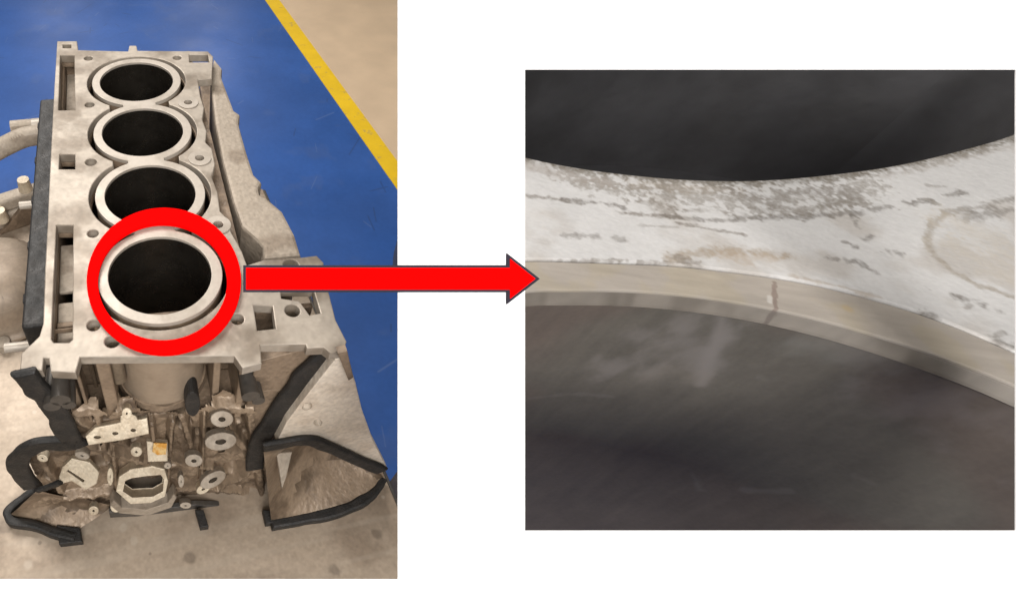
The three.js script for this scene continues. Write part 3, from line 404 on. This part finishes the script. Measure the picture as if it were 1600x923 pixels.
  const planar = q => { const h = q.index ? q.toNonIndexed() : q; h.computeVertexNormals(); const p = h.attributes.position, uv = new Float32Array(p.count * 2); for (let i = 0; i < p.count; i++) { uv[2 * i] = (p.getX(i) - X0) / (X1 - X0); uv[2 * i + 1] = (p.getZ(i) - Z0) / (Z1 - Z0); } h.setAttribute('uv', new THREE.BufferAttribute(uv, 2)); return h; };
  const bottom = 0.30, upFloor = 0.885;
  mesh('deck_land', planar(flat([...cU, ...[...cO].reverse()], [], HS, 0.05, 0.0016)), mTop, g, true);
  // liner ring: flat top, stepped chamfer, dark honed wall below
  const ringMap = tex(1300, 975, (u, v) => { const x = X0 + u * (X1 - X0), z = Z0 + v * (Z1 - Z0); const w = fbm(x * 30 + 3 * fbm(x * 8, z * 8, 5), z * 190 - x * 40, 86, 4), k = 0.82 + 0.3 * w; const yl = smooth(0.5, 0.68, fbm(x * 40, z * 40, 87, 3)); let c = mix([0.285 * k, 0.255 * k, 0.222 * k], [0.29 * k, 0.255 * k, 0.205 * k], yl); const a = lv([1213, 440]), b = lv([1216, 505]); const d = seg(x, z, { p: [a, b] }) / 0.0019 + (fbm(x * 400, z * 400, 88, 3) - 0.5) * 1.3; c = mix(c, [0.12, 0.075, 0.06], 0.55 * (1 - smooth(0.5, 1, d))); const a2 = lv([1206, 462]), b2 = lv([1206, 470]); const d2 = seg(x, z, { p: [a2, b2] }) / 0.0022; c = mix(c, [0.42, 0.40, 0.37], 0.7 * (1 - smooth(0.4, 1, d2))); const a3 = lv([1328, 480]), d3 = Math.hypot(x - a3[0], z - a3[1]) / 0.005; return mix(c, [0.32, 0.24, 0.12], 0.5 * (1 - smooth(0.3, 1, d3))); });
  const mRing = new THREE.MeshStandardMaterial({ map: ringMap, bumpMap: deckBump, bumpScale: 0.0005, roughness: 0.6, metalness: 0.1 });
  const offs = (c, d, inner) => c.map((p, i) => { const a = c[Math.max(0, i - 1)], b = c[Math.min(c.length - 1, i + 1)], l = Math.hypot(b[0] - a[0], b[1] - a[1]); return [p[0] - (b[1] - a[1]) / l * d, p[1] + (b[0] - a[0]) / l * d]; });
  const cOin = offs(cO, 0.0008);
  mesh('liner_ring', planar(flat([...cOin, ...[...cL].reverse()], [], HS - 0.0012, 0.02, 0.0014)), mRing, g, true);
  const strip = (rows) => { const pos = [], uv = [], idx = [], n = rows[0].c.length; rows.forEach(r => { let s = 0; r.c.forEach((p, i) => { if (i) s += Math.hypot(p[0] - r.c[i - 1][0], p[1] - r.c[i - 1][1]); pos.push(p[0], r.y, p[1]); uv.push(s, r.y); }); }); for (let k = 0; k + 1 < rows.length; k++) for (let i = 0; i + 1 < n; i++) { const a = k * n + i, b = a + 1, c = a + n, d = c + 1; idx.push(a, c, b, b, c, d); } const q = new THREE.BufferGeometry(); q.setAttribute('position', new THREE.Float32BufferAttribute(pos, 3)); q.setAttribute('uv', new THREE.Float32BufferAttribute(uv, 2)); q.setIndex(idx); q.computeVertexNormals(); return q; };
  // step below the ring: shade painted in as dull grey brown, crack running through
  const shadedStepMap = tex(1300, 975, (u, v) => { const x = X0 + u * (X1 - X0), z = Z0 + v * (Z1 - Z0), k = 0.8 + 0.4 * fbm(x * 60, z * 200, 96, 4), t = smooth(0.45, 0.7, fbm(x * 45, z * 45, 97, 3)); const c = mix([0.138 * k, 0.120 * k, 0.101 * k], [0.098 * k, 0.083 * k, 0.068 * k], t), d = seg(x, z, { p: [lv([1214, 460]), lv([1219, 510])] }) / 0.0026 + (fbm(x * 400, z * 400, 88, 3) - 0.5) * 1.2; return mix(c, [0.055, 0.038, 0.033], 0.6 * (1 - smooth(0.4, 1, d))); });
  const mShadedStep = new THREE.MeshStandardMaterial({ map: shadedStepMap, roughness: 0.6, metalness: 0.1, side: THREE.DoubleSide });
  const cW = offs(cL, 0.0065);
  // wall marks: arc length and height where a line of sight meets the wall
  const hit = (px, py) => { const d = ray(px, py); let s = 0; for (let i = 0; i + 1 < cW.length; i++) { const a = cW[i], b = cW[i + 1], ex = b[0] - a[0], ez = b[1] - a[1], l = Math.hypot(ex, ez), det = d[0] * -ez + ex * d[2]; const rx = a[0] - CAM.x, rz = a[1] - CAM.z, t = (rx * -ez + ex * rz) / det, k = (d[0] * rz - d[2] * rx) / det; if (k >= 0 && k <= 1 && t > 0) return [s + k * l, CAM.y + t * d[1]]; s += l; } return [0.2, 0.9]; };
  const wst = []; const wmark = (pts, w, col, al, ragged = 0.8) => wst.push({ p: pts.map(p => hit(...p)), w, col, al, ragged });
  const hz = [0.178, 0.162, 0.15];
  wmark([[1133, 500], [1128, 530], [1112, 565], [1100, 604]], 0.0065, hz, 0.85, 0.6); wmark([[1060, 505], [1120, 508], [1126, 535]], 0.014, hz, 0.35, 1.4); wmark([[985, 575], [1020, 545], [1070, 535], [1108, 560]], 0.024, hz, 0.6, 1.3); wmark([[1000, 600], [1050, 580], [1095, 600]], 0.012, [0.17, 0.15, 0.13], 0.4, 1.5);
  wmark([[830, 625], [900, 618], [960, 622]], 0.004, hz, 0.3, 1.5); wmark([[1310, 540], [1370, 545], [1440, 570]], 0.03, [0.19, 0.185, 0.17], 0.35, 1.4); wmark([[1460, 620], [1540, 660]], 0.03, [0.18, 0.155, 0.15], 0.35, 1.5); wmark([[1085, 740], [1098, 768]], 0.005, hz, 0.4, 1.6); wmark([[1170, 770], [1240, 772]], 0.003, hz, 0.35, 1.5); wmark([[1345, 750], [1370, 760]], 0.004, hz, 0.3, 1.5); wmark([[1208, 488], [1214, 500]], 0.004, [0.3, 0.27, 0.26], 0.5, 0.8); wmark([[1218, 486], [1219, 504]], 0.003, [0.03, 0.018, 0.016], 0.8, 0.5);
  for (const q of wst) { q.x0 = Math.min(...q.p.map(p => p[0])) - q.w * 2.4; q.x1 = Math.max(...q.p.map(p => p[0])) + q.w * 2.4; q.z0 = Math.min(...q.p.map(p => p[1])) - q.w * 2.4; q.z1 = Math.max(...q.p.map(p => p[1])) + q.w * 2.4; }
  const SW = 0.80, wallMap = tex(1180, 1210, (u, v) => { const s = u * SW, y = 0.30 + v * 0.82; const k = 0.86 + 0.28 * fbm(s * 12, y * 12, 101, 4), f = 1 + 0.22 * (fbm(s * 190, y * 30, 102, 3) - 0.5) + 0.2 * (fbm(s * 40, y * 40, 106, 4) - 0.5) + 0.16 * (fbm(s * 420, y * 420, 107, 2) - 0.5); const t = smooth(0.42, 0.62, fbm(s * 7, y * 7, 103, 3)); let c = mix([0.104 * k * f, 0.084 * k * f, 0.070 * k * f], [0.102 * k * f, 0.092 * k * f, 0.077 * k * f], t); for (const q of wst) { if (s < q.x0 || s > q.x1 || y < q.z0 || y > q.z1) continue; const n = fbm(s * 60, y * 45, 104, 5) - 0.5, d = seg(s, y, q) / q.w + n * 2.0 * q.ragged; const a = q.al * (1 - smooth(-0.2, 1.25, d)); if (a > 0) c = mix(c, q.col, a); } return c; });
  wallMap.repeat.set(1 / SW, 1 / 0.82); wallMap.offset.set(0, -0.30 / 0.82);
  const mWall = new THREE.MeshStandardMaterial({ map: wallMap, roughness: 0.62, metalness: 0.1, side: THREE.DoubleSide });
  const ch = strip([{ c: offs(cL, -0.0004), y: HS - 0.0026 }, { c: offs(cL, 0.0006), y: HS - 0.0036 }, { c: offs(cL, 0.0048), y: HS - 0.0095 }, { c: offs(cL, 0.0058), y: HS - 0.0112 }, { c: offs(cL, 0.0045), y: HS - 0.012 }]);
  mesh('liner_step', planar(ch), mShadedStep, g, true);
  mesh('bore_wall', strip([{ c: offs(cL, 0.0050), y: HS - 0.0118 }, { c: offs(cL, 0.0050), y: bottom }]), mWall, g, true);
  // upper bore: dark oval cavity behind the bridge
  const a0 = cU[0], a1 = cU.at(-1), back = spline([[a1[0], a1[1]], [a1[0] + 0.045, a1[1] - 0.05], [a1[0] + 0.04, a1[1] - 0.12], [0.85, -0.37], [0.72, -0.405], [0.58, -0.41], [0.46, -0.395], [0.36, -0.345], [0.305, -0.26], [0.288, -0.19], [a0[0], a0[1]]], 120).map(p => [p.x, p.y]);
  const mUp = metalMat([0.155, 0.153, 0.16], [0.13, 0.127, 0.13], { size: 0.5, amount: 0.8, seed: 111, rough: 0.45, metal: 0.8, bump: 0.0003, fine: 0.05 }); mUp.side = THREE.DoubleSide;
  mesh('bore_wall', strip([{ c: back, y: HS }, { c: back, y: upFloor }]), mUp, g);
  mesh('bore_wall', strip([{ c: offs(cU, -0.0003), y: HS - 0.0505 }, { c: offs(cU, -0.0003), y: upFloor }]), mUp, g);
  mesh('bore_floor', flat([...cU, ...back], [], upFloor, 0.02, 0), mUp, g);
  mesh('base_plate', flat([[0.25, -0.06], [0.9, -0.06], [0.9, 0.26], [0.62, 0.26], [0.5, 0.14], [0.25, 0.06]], [], bottom, 0.03, 0.001), mDarkSteel, g);
  for (const [x, z, y] of [[0.8, -0.3, upFloor - 0.0205], [0.55, -0.03, bottom - 0.0305], [0.86, -0.03, bottom - 0.0305], [0.86, 0.22, bottom - 0.0305], [0.3, 0.02, bottom - 0.0305]]) mesh('leg', box(x - 0.02, x + 0.02, 0.0, y, z - 0.02, z + 0.02, 0.003), mDarkSteel, g);
}

scene.traverse(o => { if (o.isMesh) o.castShadow = o.receiveShadow = true; });
renderer.render(scene, camera);
